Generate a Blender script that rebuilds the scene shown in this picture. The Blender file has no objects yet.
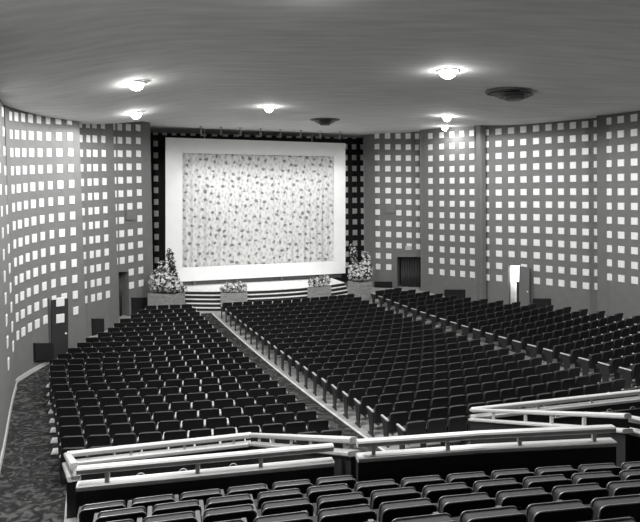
import bpy, bmesh, math, random
from mathutils import Vector, Matrix
random.seed(7)
S = bpy.context.scene
COL = S.collection
# ------------------------------------------------------------------ camera, world, exposure
E = 6.3                      # eye height above the lowest floor
FPX, YH = 620.0, 194.0       # focal length in pixels, horizon row
cam = bpy.data.cameras.new('camera'); cam.sensor_width = 36; cam.lens = FPX/640*36
cam.shift_y = -(261-YH)/640; cam.clip_end = 200
camo = bpy.data.objects.new('camera', cam); COL.objects.link(camo)
camo.location = (0, 0, E); camo.rotation_euler = (math.pi/2, 0, 0); S.camera = camo
W = bpy.data.worlds.new('world'); S.world = W; W.use_nodes = True
W.node_tree.nodes['Background'].inputs[0].default_value = (.5, .5, .5, 1)
W.node_tree.nodes['Background'].inputs[1].default_value = 0.0
S.view_settings.view_transform = 'Standard'; S.view_settings.look = 'None'
S.view_settings.gamma = 1; S.view_settings.use_curve_mapping = False
S.view_settings.exposure = 0.3
LAMP_W, REAR_W, SPOT_W = 900.0, 1300.0, 260.0

def px(x, y, z):             # pixel + depth -> world
    return Vector(((x-320)*z/FPX, z, E+(YH-y)*z/FPX))
def pxd(x, y, drop):         # pixel + drop below the eye -> world
    return px(x, y, drop*FPX/(y-YH))

# ------------------------------------------------------------------ materials
def mat(name, c, rough=.7, var=0, scale=8, metal=0, c2=None, kind='noise', bump=0, stretch=None, spec=.5):
    m = bpy.data.materials.new(name); m.use_nodes = True
    nt = m.node_tree; N = nt.nodes; L = nt.links; b = N['Principled BSDF']
    b.inputs['Roughness'].default_value = rough; b.inputs['Metallic'].default_value = metal
    b.inputs['Specular IOR Level'].default_value = spec
    if c2 is None: c2 = c*(1-var)
    tc = N.new('ShaderNodeTexCoord'); mp = N.new('ShaderNodeMapping')
    if stretch: mp.inputs['Scale'].default_value = stretch
    L.new(tc.outputs['Object'], mp.inputs[0])
    n = N.new('ShaderNodeTexNoise'); n.inputs['Scale'].default_value = scale; n.inputs['Detail'].default_value = 6
    L.new(mp.outputs[0], n.inputs[0])
    r = N.new('ShaderNodeValToRGB')
    e = r.color_ramp.elements
    e[0].position = .35; e[1].position = .65
    e[0].color = (c2, c2, c2*.985, 1); e[1].color = (c, c, c*.985, 1)
    L.new(n.outputs[0], r.inputs[0]); L.new(r.outputs[0], b.inputs['Base Color'])
    if bump:
        bp = N.new('ShaderNodeBump'); bp.inputs['Strength'].default_value = bump; bp.inputs['Distance'].default_value = .02
        L.new(n.outputs[0], bp.inputs['Height']); L.new(bp.outputs[0], b.inputs['Normal'])
    return m
def emit(name, s):
    m = bpy.data.materials.new(name); m.use_nodes = True; nt = m.node_tree; nt.nodes.clear()
    o = nt.nodes.new('ShaderNodeOutputMaterial'); e = nt.nodes.new('ShaderNodeEmission')
    e.inputs[0].default_value = (1, 1, .98, 1); e.inputs[1].default_value = s
    nt.links.new(e.outputs[0], o.inputs[0]); return m
M = {}
M['wall'] = mat('wall_paint', .165, .8, .1, 3, bump=.1)
M['wall_dark'] = mat('dark_wall_paint', .012, .8, .2, 3)
M['tile'] = mat('white_tile', .86, .5, .06, 20)
M['ceiling'] = mat('ceiling_plaster', .82, .85, .16, 1.6, stretch=(.35, 2.2, 1), bump=.08)
M['concrete'] = mat('pale_concrete', .42, .7, .2, 6)
M['seat_fabric'] = mat('dark_mohair', .022, .75, .3, 30)
M['seat_shell'] = mat('seat_back_shell', .012, .45, .2, 5)
M['trim'] = mat('seat_trim', .34, .35, .15, 30, metal=.3)
M['trim_dull'] = mat('seat_trim_dull', .085, .5, .15, 30)
M['arm'] = mat('pale_armrest', .55, .4, .2, 12)
M['arm_dark'] = mat('dark_armrest', .06, .5, .2, 12)
M['iron'] = mat('seat_standard_iron', .025, .5, .2, 10)
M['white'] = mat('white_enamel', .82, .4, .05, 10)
M['rail'] = mat('cream_rail_paint', .6, .4, .1, 6, stretch=(1, 1, 6))
M['frame'] = mat('screen_frame_white', .86, .8, .03, 2)
M['parapet'] = mat('parapet_dark', .016, .7, .3, 4)
M['dark'] = mat('painted_opening_shade', .006, .8, .2, 5)  # near-black colour standing in for shade inside the grille openings
M['door_dark'] = mat('door_dark', .03, .5, .2, 3)
M['door_grey'] = mat('door_grey', .16, .5, .08, 3)
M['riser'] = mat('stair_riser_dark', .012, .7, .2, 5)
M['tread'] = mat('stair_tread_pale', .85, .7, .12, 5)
M['plank'] = mat('weathered_plank', .42, .8, c2=.2, scale=5, stretch=(1, 1, 9), bump=.3)
M['leaf'] = mat('leaf_dark', .05, .6, .5, 9)
M['blossom'] = mat('blossom_white', .8, .7, .25, 9)
M['metal'] = mat('lamp_metal', .3, .4, .1, 10, metal=.6)
M['vent'] = mat('vent_metal', .12, .5, .2, 10)
M['vent_dark'] = mat('vent_dark', .02, .6, .2, 10)
M['lens'] = emit('lamp_lens', 55)
M['sign'] = mat('sign_plate', .5, .5, .1, 10)

def carpet_mat():
    m = bpy.data.materials.new('patterned_carpet'); m.use_nodes = True
    nt = m.node_tree; N = nt.nodes; L = nt.links; b = N['Principled BSDF']; b.inputs['Roughness'].default_value = .95
    b.inputs['Specular IOR Level'].default_value = .1
    tc = N.new('ShaderNodeTexCoord')
    n = N.new('ShaderNodeTexNoise'); n.inputs['Scale'].default_value = 3.2; n.inputs['Detail'].default_value = 3
    n.inputs['Distortion'].default_value = 2.2
    L.new(tc.outputs['Object'], n.inputs[0])
    r = N.new('ShaderNodeValToRGB'); e = r.color_ramp.elements
    e[0].position = .40; e[0].color = (.022, .022, .021, 1); e[1].position = .62; e[1].color = (.1, .1, .098, 1)
    x = r.color_ramp.elements.new(.5); x.color = (.035, .035, .035, 1)
    L.new(n.outputs[0], r.inputs[0]); L.new(r.outputs[0], b.inputs['Base Color'])
    return m
M['carpet'] = carpet_mat()

def curtain_mat():
    m = bpy.data.materials.new('leaf_print_curtain'); m.use_nodes = True
    nt = m.node_tree; N = nt.nodes; L = nt.links; b = N['Principled BSDF']; b.inputs['Roughness'].default_value = .9
    b.inputs['Specular IOR Level'].default_value = .1
    tc = N.new('ShaderNodeTexCoord')
    sp = N.new('ShaderNodeSeparateXYZ'); L.new(tc.outputs['Object'], sp.inputs[0])
    cb = N.new('ShaderNodeCombineXYZ'); L.new(sp.outputs[0], cb.inputs[0]); L.new(sp.outputs[2], cb.inputs[1])
    def layer(scale, lo, hi, sx, sz, off):
        mp = N.new('ShaderNodeMapping'); mp.inputs['Scale'].default_value = (sx, sz, 1)
        mp.inputs['Location'].default_value = (off, off*.7, 0); mp.inputs['Rotation'].default_value = (0, 0, .35*off)
        L.new(cb.outputs[0], mp.inputs[0])
        nz = N.new('ShaderNodeTexNoise'); nz.inputs['Scale'].default_value = 6; L.new(mp.outputs[0], nz.inputs[0])
        mx = N.new('ShaderNodeMixRGB'); mx.inputs[0].default_value = .2
        L.new(mp.outputs[0], mx.inputs[1]); L.new(nz.outputs['Color'], mx.inputs[2])
        v = N.new('ShaderNodeTexVoronoi'); v.voronoi_dimensions = '2D'; v.inputs['Scale'].default_value = scale
        v.inputs['Randomness'].default_value = .6
        L.new(mx.outputs[0], v.inputs['Vector'])
        r = N.new('ShaderNodeValToRGB'); e = r.color_ramp.elements
        e[0].position = lo; e[1].position = hi; e[0].color = (0, 0, 0, 1); e[1].color = (1, 1, 1, 1)
        L.new(v.outputs['Distance'], r.inputs[0]); return r.outputs[0]
    a = layer(2.5, .10, .24, 1.0, 1.05, .3)
    c = layer(4.6, .16, .42, 1.4, .8, 1.7)
    mul = N.new('ShaderNodeMixRGB'); mul.blend_type = 'MULTIPLY'; mul.inputs[0].default_value = .38
    L.new(a, mul.inputs[1]); L.new(c, mul.inputs[2])
    r = N.new('ShaderNodeMixRGB'); r.inputs[1].default_value = (.19, .19, .185, 1); r.inputs[2].default_value = (.70, .70, .69, 1)
    L.new(mul.outputs[0], r.inputs[0]); L.new(r.outputs[0], b.inputs['Base Color'])
    return m
M['curtain'] = curtain_mat()

# ------------------------------------------------------------------ helpers
class MB:
    def __init__(s): s.v = []; s.f = []
    def add(s, vs, fs):
        o = len(s.v); s.v += [tuple(v) for v in vs]; s.f += [tuple(i+o for i in f) for f in fs]; return s
    def hexa(s, p):          # 8 points: bottom 4 ccw, top 4 ccw
        return s.add(p, [(3, 2, 1, 0), (4, 5, 6, 7), (0, 1, 5, 4), (1, 2, 6, 5), (2, 3, 7, 6), (3, 0, 4, 7)])
    def box(s, x0, x1, y0, y1, z0, z1):
        return s.hexa([(x0, y0, z0), (x1, y0, z0), (x1, y1, z0), (x0, y1, z0), (x0, y0, z1), (x1, y0, z1), (x1, y1, z1), (x0, y1, z1)])
    def bar(s, a, b, w, h, bev=0):   # bar from a to b, w horizontal width, h vertical height
        a, b = Vector(a), Vector(b); d = (b-a).normalized()
        u = d.cross(Vector((0, 0, 1)))
        if u.length < 1e-4: u = Vector((1, 0, 0))
        u.normalize(); t = u.cross(d).normalized()
        if not bev:
            prof = [(-w/2, -h/2), (w/2, -h/2), (w/2, h/2), (-w/2, h/2)]
        else:
            q = bev; prof = [(-w/2+q, -h/2), (w/2-q, -h/2), (w/2, -h/2+q), (w/2, h/2-q), (w/2-q, h/2), (-w/2+q, h/2), (-w/2, h/2-q), (-w/2, -h/2+q)]
        n = len(prof); vs = [p+u*x+t*y for p in (a, b) for x, y in prof]
        fs = [(i, (i+1) % n, n+(i+1) % n, n+i) for i in range(n)]
        fs += [tuple(range(n-1, -1, -1)), tuple(range(n, 2*n))]
        return s.add(vs, fs)
    def tube(s, pts, r, n=6, closed=False):
        pts = [Vector(p) for p in pts]; k = len(pts); vs = []; fs = []
        prev = None
        for i, p in enumerate(pts):
            a = pts[(i-1) % k] if (i or closed) else p; b = pts[(i+1) % k] if (i < k-1 or closed) else p
            d = (b-a).normalized(); ref = Vector((0, 0, 1)) if abs(d.z) < .9 else Vector((0, 1, 0))
            if prev is None: u = d.cross(ref).normalized()
            else: u = (prev-d*prev.dot(d)).normalized()
            prev = u; t = d.cross(u)
            vs += [p+u*r*math.cos(2*math.pi*j/n)+t*r*math.sin(2*math.pi*j/n) for j in range(n)]
        for i in range(k if closed else k-1):
            i2 = (i+1) % k
            fs += [(i*n+j, i*n+(j+1) % n, i2*n+(j+1) % n, i2*n+j) for j in range(n)]
        if not closed: fs += [tuple(range(n-1, -1, -1)), tuple((k-1)*n+j for j in range(n))]
        return s.add(vs, fs)
    def lathe(s, prof, n=20, c=(0, 0, 0)):
        vs = [(c[0]+r*math.cos(2*math.pi*j/n), c[1]+r*math.sin(2*math.pi*j/n), c[2]+z) for r, z in prof for j in range(n)]
        fs = [(i*n+j, i*n+(j+1) % n, (i+1)*n+(j+1) % n, (i+1)*n+j) for i in range(len(prof)-1) for j in range(n)]
        return s.add(vs, fs)
    def mesh(s, name, m):
        me = bpy.data.meshes.new(name); me.from_pydata(s.v, [], s.f); me.update()
        if m: me.materials.append(M[m])
        return me
    def build(s, name, m, parent=None, smooth=False):
        me = s.mesh(name, m)
        if smooth:
            for p in me.polygons: p.use_smooth = True
        return link(name, me, parent)
def link(name, me, parent=None):
    o = bpy.data.objects.new(name, me); COL.objects.link(o)
    if parent: o.parent = parent
    return o
def tag(o, label, cat=None, group=None, kind=None):
    o['label'] = label
    if cat: o['category'] = cat
    if group: o['group'] = group
    if kind: o['kind'] = kind
    return o
def empty(name, loc=(0, 0, 0), rz=0):
    o = link(name, None); o.location = loc; o.rotation_euler = (0, 0, rz); return o
def copy_tree(o, parent=None):
    c = o.copy(); COL.objects.link(c); c.parent = parent
    for ch in o.children: copy_tree(ch, c)
    return c
def struct(o, label):
    o['kind'] = 'structure'; o['label'] = label; return o
def sstep(t): t = max(0, min(1, t)); return t*t*(3-2*t)

# ------------------------------------------------------------------ house geometry (u across, v towards the screen)
TH = 0.35493; CT, ST = math.cos(TH), math.sin(TH)
UC, V0, DR, RL, RR = 9.437, 11.808, .82685, 40.26, 54.36
H0, H1, H2, DT, RISE = 5.079, .0791, -.00277, .167, .55
ARM = .63
def uv2w(u, v): return (u*CT-v*ST, u*ST+v*CT)
def w2uv(x, z): return (x*CT+z*ST, -x*ST+z*CT)
def shift(r): r = max(-2, min(23, r)); return .0224*r-.00165*r*r
def row_v(r, u): return V0+DR*r+(u-UC)**2/(2*(RL if u < UC else RR))
def row_of(u, v): return (v-V0-(u-UC)**2/(2*(RL if u < UC else RR)))/DR
def floor_z(u, v):
    r = max(-1.5, min(23.5, row_of(u, v)))
    hh = H0+H1*r+H2*r*r+ARM
    if u > UC: hh -= RISE*((u-UC)/11)**2
    return E-hh
def ceil_z(x, z):
    return E+3.74-.85*sstep((-x-3.0)/6.5)*sstep((32-z)/7)-.33*sstep((x-4)/6)*sstep((36-z)/6)

# ------------------------------------------------------------------ floor and carpets
def uv_sheet(name, us, vs, m, dz, parent=None, thick=0, usf=None):
    mb = MB(); nu, nv = len(us), len(vs)
    for j, v in enumerate(vs):
        row = usf(v) if usf else us
        for u in row:
            x, z = uv2w(u, v); mb.v.append((x, z, floor_z(u, v)+dz))
    for j in range(nv-1):
        for i in range(nu-1):
            mb.f.append((j*nu+i, j*nu+i+1, (j+1)*nu+i+1, (j+1)*nu+i))
    o = mb.build(name, m, parent, True); return o
rng = lambda a, b, n: [a+(b-a)*i/(n-1) for i in range(n)]
fl = uv_sheet('floor', rng(-12, 26, 77), rng(-6, 42, 97), 'concrete', 0)
struct(fl, 'pale concrete auditorium floor sloping gently down to the stage')
def lin(a, b, n): return rng(a, b, n)
c1 = uv_sheet('aisle_carpet', [0]*6, rng(10.6, 31.4, 60), 'carpet', .012, fl,
              usf=lambda v: lin(4.90+shift(row_of(5.6, v)), 6.12+shift(row_of(5.6, v)), 6))
c2 = uv_sheet('aisle_carpet', [0]*6, rng(10.6, 30.6, 60), 'carpet', .012, fl,
              usf=lambda v: lin(13.62+shift(row_of(14, v)), 14.25+shift(row_of(14, v)), 6))
e1 = uv_sheet('edge_strip', [0]*2, rng(11.0, 31.3, 60), 'white', .018, fl,
              usf=lambda v: lin(6.12+shift(row_of(5.6, v)), 6.20+shift(row_of(5.6, v)), 2))
# left side aisle runs between the wall and the left block
LENDX = [60.6, 60.6, 58.8, 58.2, 56.4, 55.1, 53.7, 51.8, 50, 51.8, 49, 52.4, 57.6, 67.4, 76.8, 85.7, 97.7, 107.5, 113.8, 119.5, 130.3, 137.8, 145.3]
LN = [11, 11, 11, 11, 11, 11, 11, 12, 12, 12, 12, 12, 12, 11, 10, 10, 9, 8, 8, 7, 6, 5, 4]
RN = [13, 13, 13, 12, 12, 12, 12, 11, 11, 11, 10, 10, 10, 9, 8, 8, 7, 6, 6, 5, 5, 4, 3]
LFIT = [10.65, 10.75, 10.92, 11.05, 11.22, 11.37, 11.53, 11.71, 11.89, 11.95, 12.05, 11.96, 11.7, 11.1, 10.48, 9.85, 8.94, 8.13, 7.54, 6.95, 5.92, 5.1, 4.24]
RFIT = [13, 12.9, 12.6, 12.3, 12, 11.7, 11.4, 11.16, 11, 10.71, 10.44, 10.13, 9.59, 9.05, 8.52, 7.8, 7.21, 6.4, 5.86, 5.26, 4.73, 4.02, 3.26]
PW = .516                    # seat pitch of the side blocks
PC = .502                    # seat pitch of the centre block
NCEN = 14
def left_edge(v):
    r = max(0, min(22, row_of(0, v))); i = int(r); j = min(22, i+1); t = r-i
    n = LFIT[i]*(1-t)+LFIT[j]*t
    return 4.954+shift(r)-n*PW
c3 = uv_sheet('aisle_carpet', [0]*10, rng(3.0, 26.0, 60), 'carpet', .012, fl,
              usf=lambda v: lin(-9.5, left_edge(v)+.12, 10))
c4 = uv_sheet('cross_aisle_carpet', [0]*34, rng(2.0, 11.25, 14), 'carpet', .016, fl, usf=lambda v: lin(-4, 24, 34))

# ------------------------------------------------------------------ walls: each section is (px, tile pitch px, row-0 y px, tile pitch m)
SEC = {
 'A0': dict(pts=[(-14, 30, 72, .61), (-7, 26.5, 86, .61), (0, 22.5, 99, .61), (4, 20.6, 108, .61), (8.5, 19, 114, .61)], lean=.045, name='wall_left_rear', m='wall',
            cols=[(1.5, 0, 12), (7, 0, 12)]),
 'A': dict(pts=[(8.5, 18.8, 114.7, .61), (13.5, 18.3, 116.0, .61), (26, 17.5, 117.6, .61), (41.8, 16.7, 119.3, .613), (51, 16.35, 120, .615), (61.3, 16.1, 120.3, .617), (72.5, 15.85, 120.6, .62), (82.5, 15.6, 121.2, .625)],
           lean=.033, name='wall_left_middle', m='wall', cols=[(c, 0, 12) for c in (13.5, 19.3, 26, 33.5, 41.8, 51, 61.3, 72.5)]),
 'B': dict(pts=[(79.0, 14.8, 123.6, .632), (83, 14.65, 123.9, .634), (105.5, 14.1, 125.2, .642), (116.0, 13.8, 126, .648)], lean=.030, name='wall_left_front', m='wall',
           cols=[(c, 0, 12) for c in (83, 90.5, 97, 105.5)]),
 'C': dict(pts=[(113.5, 13.5, 126.6, .65), (121.3, 13.35, 127.0, .652), (139.7, 12.95, 127.8, .658), (152.0, 12.6, 128.8, .66)], lean=.020, name='wall_left_stage', m='wall',
           cols=[(c, 0, 12) for c in (116, 121.3, 130, 139.7)]),
 'D': dict(pts=[(148, 11.72, 131.7, 0.71), (156.5, 11.65, 132, 0.71), (260, 11.17, 134.5, 0.71), (355, 10.7, 136.2, 0.71), (368, 10.63, 136.3, 0.71)], lean=.010, name='wall_screen', m='wall_dark',
           cols=[(156.3, 0, 12)]+[(c, 0, 0) for c in (165.5, 175, 184, 193.8, 204.4, 215.3, 226.3, 237, 248, 259, 269.5, 279.6, 289.8, 299.7, 309.6, 319, 328, 337)]+[(346, 0, 12), (354.8, 0, 12), (363, 0, 12)]),
 'E': dict(pts=[(364.5, 10.75, 136.0, 0.68), (378, 10.9, 135.8, 0.675), (417, 11.03, 136.2, 0.665), (423.0, 11.06, 136.3, 0.662)], lean=.010, name='wall_right_stage', m='wall',
           cols=[(c, 0, 12) for c in (377.8, 388.4, 398.9, 409.0, 418)]),
 'F': dict(pts=[(421.3, 11.16, 136.3, 0.655), (430.8, 11.27, 136.0, 0.65), (472.5, 11.81, 133.1, 0.632), (476.5, 11.86, 132.9, 0.63)], lean=.005, name='wall_right_front', m='wall',
           cols=[(c, 0, 12) for c in (430.8, 442.0, 452.4, 462.5, 472.3)]),
 'P': dict(pts=[(475.4, 11.9, 132.9, 0.622), (482.2, 12.22, 132.3, 0.626)], lean=.005, name='wall_right_pilaster', m='wall', cols=[]),
 'G': dict(pts=[(481.0, 12.0, 132.8, 0.624), (487, 12.08, 132.5, 0.622), (511.6, 12.36, 130.6, 0.618), (536.7, 12.7, 128.4, 0.615), (561, 13.06, 126.5, 0.612), (585.7, 13.45, 124.5, 0.61), (600.3, 13.62, 123.3, 0.61)], lean=.005, name='wall_right_middle', m='wall',
           cols=[(c, 0, 12) for c in (486.7, 499, 511.6, 523.9, 536.7, 549.2, 561.3, 573.5, 585.7, 597.0)]),
 'H': dict(pts=[(598.4, 14.05, 121.9, 0.61), (609.3, 14.17, 121.1, 0.61), (634.8, 14.78, 117.8, 0.61), (660, 15.4, 114.5, 0.61), (690, 16.2, 110, 0.61)], lean=.004, name='wall_right_rear', m='wall',
           cols=[(c, 0, 11) for c in (609.3, 621.3, 634.6, 648.2, 662)]),
}
def at(sec, x):              # interpolated (x, z, y0, pitch_m, pitch_px) on a section
    P = SEC[sec]['pts']
    for a, b in zip(P, P[1:]):
        if x <= b[0] or b is P[-1]:
            t = (x-a[0])/(b[0]-a[0]); q = [a[i]+(b[i]-a[i])*t for i in range(4)]
            # interpolate positions so that the wall stays straight between points
            za, zb = FPX*a[3]/a[1], FPX*b[3]/b[1]
            Xa, Xb = (a[0]-320)*za/FPX, (b[0]-320)*zb/FPX
            k = (x-320)/FPX
            den = (Xb-Xa)-k*(zb-za)
            s = (k*za-Xa)/den if abs(den) > 1e-9 else t
            z = za+(zb-za)*s; X = Xa+(Xb-Xa)*s
            return X, z, q[2], q[3]
def wpt(sec, x, y):          # a world point on a wall section seen at mid-height column x, image row y
    X, z, y0, p = at(sec, x)
    return Vector((X+(y-220)*SEC[sec]['lean']*z/FPX, z, E+(YH-y)*z/FPX))
def tangent(sec, x):
    a = at(sec, x-.6); b = at(sec, x+.6); d = Vector((b[0]-a[0], b[1]-a[1], 0)); d.normalize(); return d
TILE = {}
def tile_mesh(w, hgt=None):
    k = (round(w, 2), round(hgt or w, 2))
    if k not in TILE:
        mb = MB(); g, h = k[0]/2, k[1]/2; q = .012
        p = [(-g, -.005, -h), (g, -.005, -h), (g, -.005, h), (-g, -.005, h), (-g, .018, -h), (g, .018, -h), (g, .018, h), (-g, .018, h),
             (-g+q, .03, -h+q), (g-q, .03, -h+q), (g-q, .03, h-q), (-g+q, .03, h-q)]
        mb.add(p, [(0, 1, 5, 4), (1, 2, 6, 5), (2, 3, 7, 6), (3, 0, 4, 7), (4, 5, 9, 8), (5, 6, 10, 9), (6, 7, 11, 10), (7, 4, 8, 11), (8, 9, 10, 11), (3, 2, 1, 0)])
        TILE[k] = mb.mesh('tile', 'tile')
    return TILE[k]
HOLES = {'G': [(508.2, 519.6, 265.5)], 'E': [(396.5, 420.6, 257)], 'C': [(117.5, 127.5, 272)], 'A': [(44.6, 46.6, 299)]}
SKIP = {('E', 388.4, 7), ('C', 130, 7)}
WALL = {}
LBL = {'A0': 'grey side wall near the left aisle, studded with white square tiles', 'A': 'grey curved wall with white tiles beside the left aisle door',
       'B': 'narrow grey tiled wall panel between the left pilasters', 'C': 'grey tiled wall panel with dark doorway beside the left planter',
       'D': 'almost black wall with white tiles behind the screen frame', 'E': 'grey tiled wall panel with curtained doorway beside right planter',
       'F': 'grey tiled wall panel between curtained doorway and bright pilaster', 'P': 'plain narrow pilaster lit brightly by the ceiling lamp',
       'G': 'wide grey tiled wall panel with open door', 'H': 'grey tiled wall panel at the rear beside the right seats'}
def build_wall(key):
    s = SEC[key]; P = s['pts']
    xs = sorted(set([p[0] for p in P]+[c for h in HOLES.get(key, []) for c in h[:2]]))
    mb = MB()
    sgn = 1
    for a, b in zip(xs, xs[1:]):
        mid = (a+b)/2; low = None
        for h in HOLES.get(key, []):
            if h[0] <= mid <= h[1]: low = h[2]
        q = []
        for x in (a, b):
            X, z, y0, p = at(key, x)
            ytop = YH-(ceil_z(X, z)+.06-E)*FPX/z
            zb = -.25
            ybot = YH-(zb-E)*FPX/z if low is None else low
            pt, pb = wpt(key, x, ytop), wpt(key, x, ybot)
            n = Vector((tangent(key, min(max(x, P[0][0]+.7), P[-1][0]-.7)))); out = Vector((-n.y, n.x, 0))*.22
            q.append((pb, pt, pb+out, pt+out))
        (b0, t0, bo0, to0), (b1, t1, bo1, to1) = q
        mb.hexa([b0, b1, bo1, bo0, t0, t1, to1, to0])
    o = mb.build(s['name'], s['m']); struct(o, LBL[key]); WALL[key] = o
    n_rows = 0
    for c, k0, k1 in s['cols']:
        X, z, y0, p = at(key, c); d = tangent(key, c)
        ang = math.atan2(d.y, d.x)
        cl = [q[0] for q in s['cols']]; i = cl.index(c); j = i+1 if i+1 < len(cl) and (i == 0 or cl[i+1]-c > c-cl[i-1]) else i-1
        ga, gb = at(key, c), at(key, cl[j]); wd = .5*math.hypot(ga[0]-gb[0], ga[1]-gb[1])
        wd = min(wd, p*.53)
        if key in 'C' and c == 116: wd = .12
        for k in range(k0, k1+1):
            y = y0+k*FPX*p/z
            if any(abs(c-sc) < .5 and k == sk and key == ss for ss, sc, sk in SKIP): continue
            hid = False
            for h in HOLES.get(key, []):
                if h[0]-2.5 < c < h[1]+2.5 and y+FPX*p/z*.25 > h[2]: hid = True
            if hid: continue
            pt = wpt(key, c, y)
            if pt.z > ceil_z(pt.x, pt.y)+.10: continue
            t = link('tile', tile_mesh(wd, p*.5), o)
            t.location = pt; t.rotation_euler = (0, 0, ang+math.pi)
for k in SEC: build_wall(k)
# returns between neighbouring sections (the steps of the saw-tooth plan)
def step_wall(name, ka, xa, kb, xb, m='wall'):
    mb = MB(); q = []
    for k, x in ((ka, xa), (kb, xb)):
        X, z, y0, p = at(k, x); yt = YH-(ceil_z(X, z)+.06-E)*FPX/z; yb = YH-(-.25-E)*FPX/z
        q.append((wpt(k, x, yb), wpt(k, x, yt)))
    d = (q[1][0]-q[0][0]); d.z = 0; n = Vector((-d.y, d.x, 0)).normalized()*.06
    mb.hexa([q[0][0], q[1][0], q[1][0]+n, q[0][0]+n, q[0][1], q[1][1], q[1][1]+n, q[0][1]+n])
    return struct(mb.build(name, m), 'plain return face where two tiled wall panels step')
step_wall('trim_1', 'A', 82.3, 'B', 79.2); step_wall('trim_2', 'B', 115.8, 'C', 113.7); step_wall('trim_3', 'C', 151.8, 'D', 148.5)
step_wall('trim_4', 'E', 364.8, 'D', 367.5); step_wall('trim_5', 'F', 421.5, 'E', 422.8); step_wall('trim_6', 'P', 476, 'F', 476.3)
step_wall('trim_7', 'H', 598.6, 'G', 600.1); step_wall('trim_8', 'P', 481.7, 'G', 481.2)
# unseen rear shell so that light stays in the house
mb = MB()
a = wpt('A0', -14, 250); b = wpt('H', 690, 250)
poly = [(a.x, a.y), (a.x+.6, 5), (-5.2, -4), (16, -4), (b.x+1, 8), (b.x, b.y)]
for (x0, y0), (x1, y1) in zip(poly, poly[1:]):
    d = Vector((x1-x0, y1-y0, 0)); n = Vector((-d.y, d.x, 0)).normalized()*.2*-1
    p = [(x0, y0), (x1, y1), (x1+n.x*-1, y1+n.y*-1), (x0+n.x*-1, y0+n.y*-1)]
    mb.hexa([(x, y, -.2) for x, y in p]+[(x, y, ceil_z(x, y)+.05) for x, y in p])
struct(mb.build('wall_rear', 'wall'), 'plain grey rear wall of the auditorium')
# pale skirting along the left aisle
for bi, (key, x0, x1) in enumerate((('A0', -14, 8.5), ('A', 8.5, 44.0))):
    mb = MB(); n = 14
    for i in range(n):
        q = []
        for x in (x0+(x1-x0)*i/n, x0+(x1-x0)*(i+1)/n):
            X, z, _, _ = at(key, x); fz = floor_z(*w2uv(X, z))
            d = tangent(key, min(max(x, x0+.7), x1-.7)); nn = Vector((d.y, -d.x, 0))
            b = wpt(key, x, YH-(fz-E)*FPX/z); t = wpt(key, x, YH-(fz+.16-E)*FPX/z); q.append((b, t, nn))
        (b0, t0, n0), (b1, t1, n1) = q
        mb.hexa([b0+n0*.03, b1+n1*.03, b1-n1*.02, b0-n0*.02, t0+n0*.03, t1+n1*.03, t1-n1*.02, t0-n0*.02])
    struct(mb.build('baseboard_left', 'rail'), 'pale skirting at the foot of the left aisle wall')
# ceiling
mb = MB(); xs = rng(-16, 20, 61); zs = rng(-5, 44, 81)
for z in zs:
    for x in xs: mb.v.append((x, z, ceil_z(x, z)))
for j in range(80):
    for i in range(60): mb.f.append((j*61+i, (j+1)*61+i, (j+1)*61+i+1, j*61+i+1))
struct(mb.build('ceiling', 'ceiling', None, True), 'streaky grey plaster ceiling with recessed lamps')

# ------------------------------------------------------------------ doorways, doors, grilles and small wall fittings
def on_wall_box(name, key, x0, x1, y0, y1, m, out=.04, inn=.05, parent=None):
    pa, pb = wpt(key, x0, y1), wpt(key, x1, y1); ta, tb = wpt(key, x0, y0), wpt(key, x1, y0)
    d = tangent(key, (x0+x1)/2); n = Vector((d.y, -d.x, 0))
    mb = MB(); mb.hexa([pa+n*out, pb+n*out, pb-n*inn, pa-n*inn, ta+n*out, tb+n*out, tb-n*inn, ta-n*inn])
    return mb.build(name, m, parent)
def recess(key, x0, x1, ytop, m, deep=1.4, floor_y=None):
    d = tangent(key, (x0+x1)/2); n = Vector((-d.y, d.x, 0))
    a, b = wpt(key, x0, ytop), wpt(key, x1, ytop); zt = (a.z+b.z)/2
    A, B = Vector((a.x, a.y, 0)), Vector((b.x, b.y, 0)); w = (B-A); w.normalize()
    A -= w*.05; B += w*.05
    mb = MB(); o = n*.2; zb = -.2
    def wallq(p, q, nn, th=.08): mb.hexa([p+Vector((0, 0, zb)), q+Vector((0, 0, zb)), q+nn*th+Vector((0, 0, zb)), p+nn*th+Vector((0, 0, zb)), p+Vector((0, 0, zt)), q+Vector((0, 0, zt)), q+nn*th+Vector((0, 0, zt)), p+nn*th+Vector((0, 0, zt))])
    wallq(A+o, A+n*deep, -w); wallq(B+o, B+n*deep, w); wallq(A+n*deep, B+n*deep, n)
    mb.hexa([A+o+Vector((0, 0, zt)), B+o+Vector((0, 0, zt)), B+n*deep+Vector((0, 0, zt)), A+n*deep+Vector((0, 0, zt)), A+o+Vector((0, 0, zt+.08)), B+o+Vector((0, 0, zt+.08)), B+n*deep+Vector((0, 0, zt+.08)), A+n*deep+Vector((0, 0, zt+.08))])
    return mb, A, B, n, zt
def doorway(n, key, x0, x1, yt, m, label):
    mb, A, B, nn, zt = recess(key, x0, x1, yt, m)
    o = mb.build('door_%d' % n, m); struct(o, label); return o, A, B, nn, zt
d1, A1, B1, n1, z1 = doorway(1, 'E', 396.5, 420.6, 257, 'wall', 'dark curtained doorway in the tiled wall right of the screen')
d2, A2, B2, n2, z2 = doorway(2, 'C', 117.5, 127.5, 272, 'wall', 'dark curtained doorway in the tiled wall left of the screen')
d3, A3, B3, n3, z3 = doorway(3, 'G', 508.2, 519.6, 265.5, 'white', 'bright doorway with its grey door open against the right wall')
d4, A4, B4, n4, z4 = doorway(4, 'A', 44.6, 46.6, 299, 'white', 'narrow bright doorway behind the dark open door at left')
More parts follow.
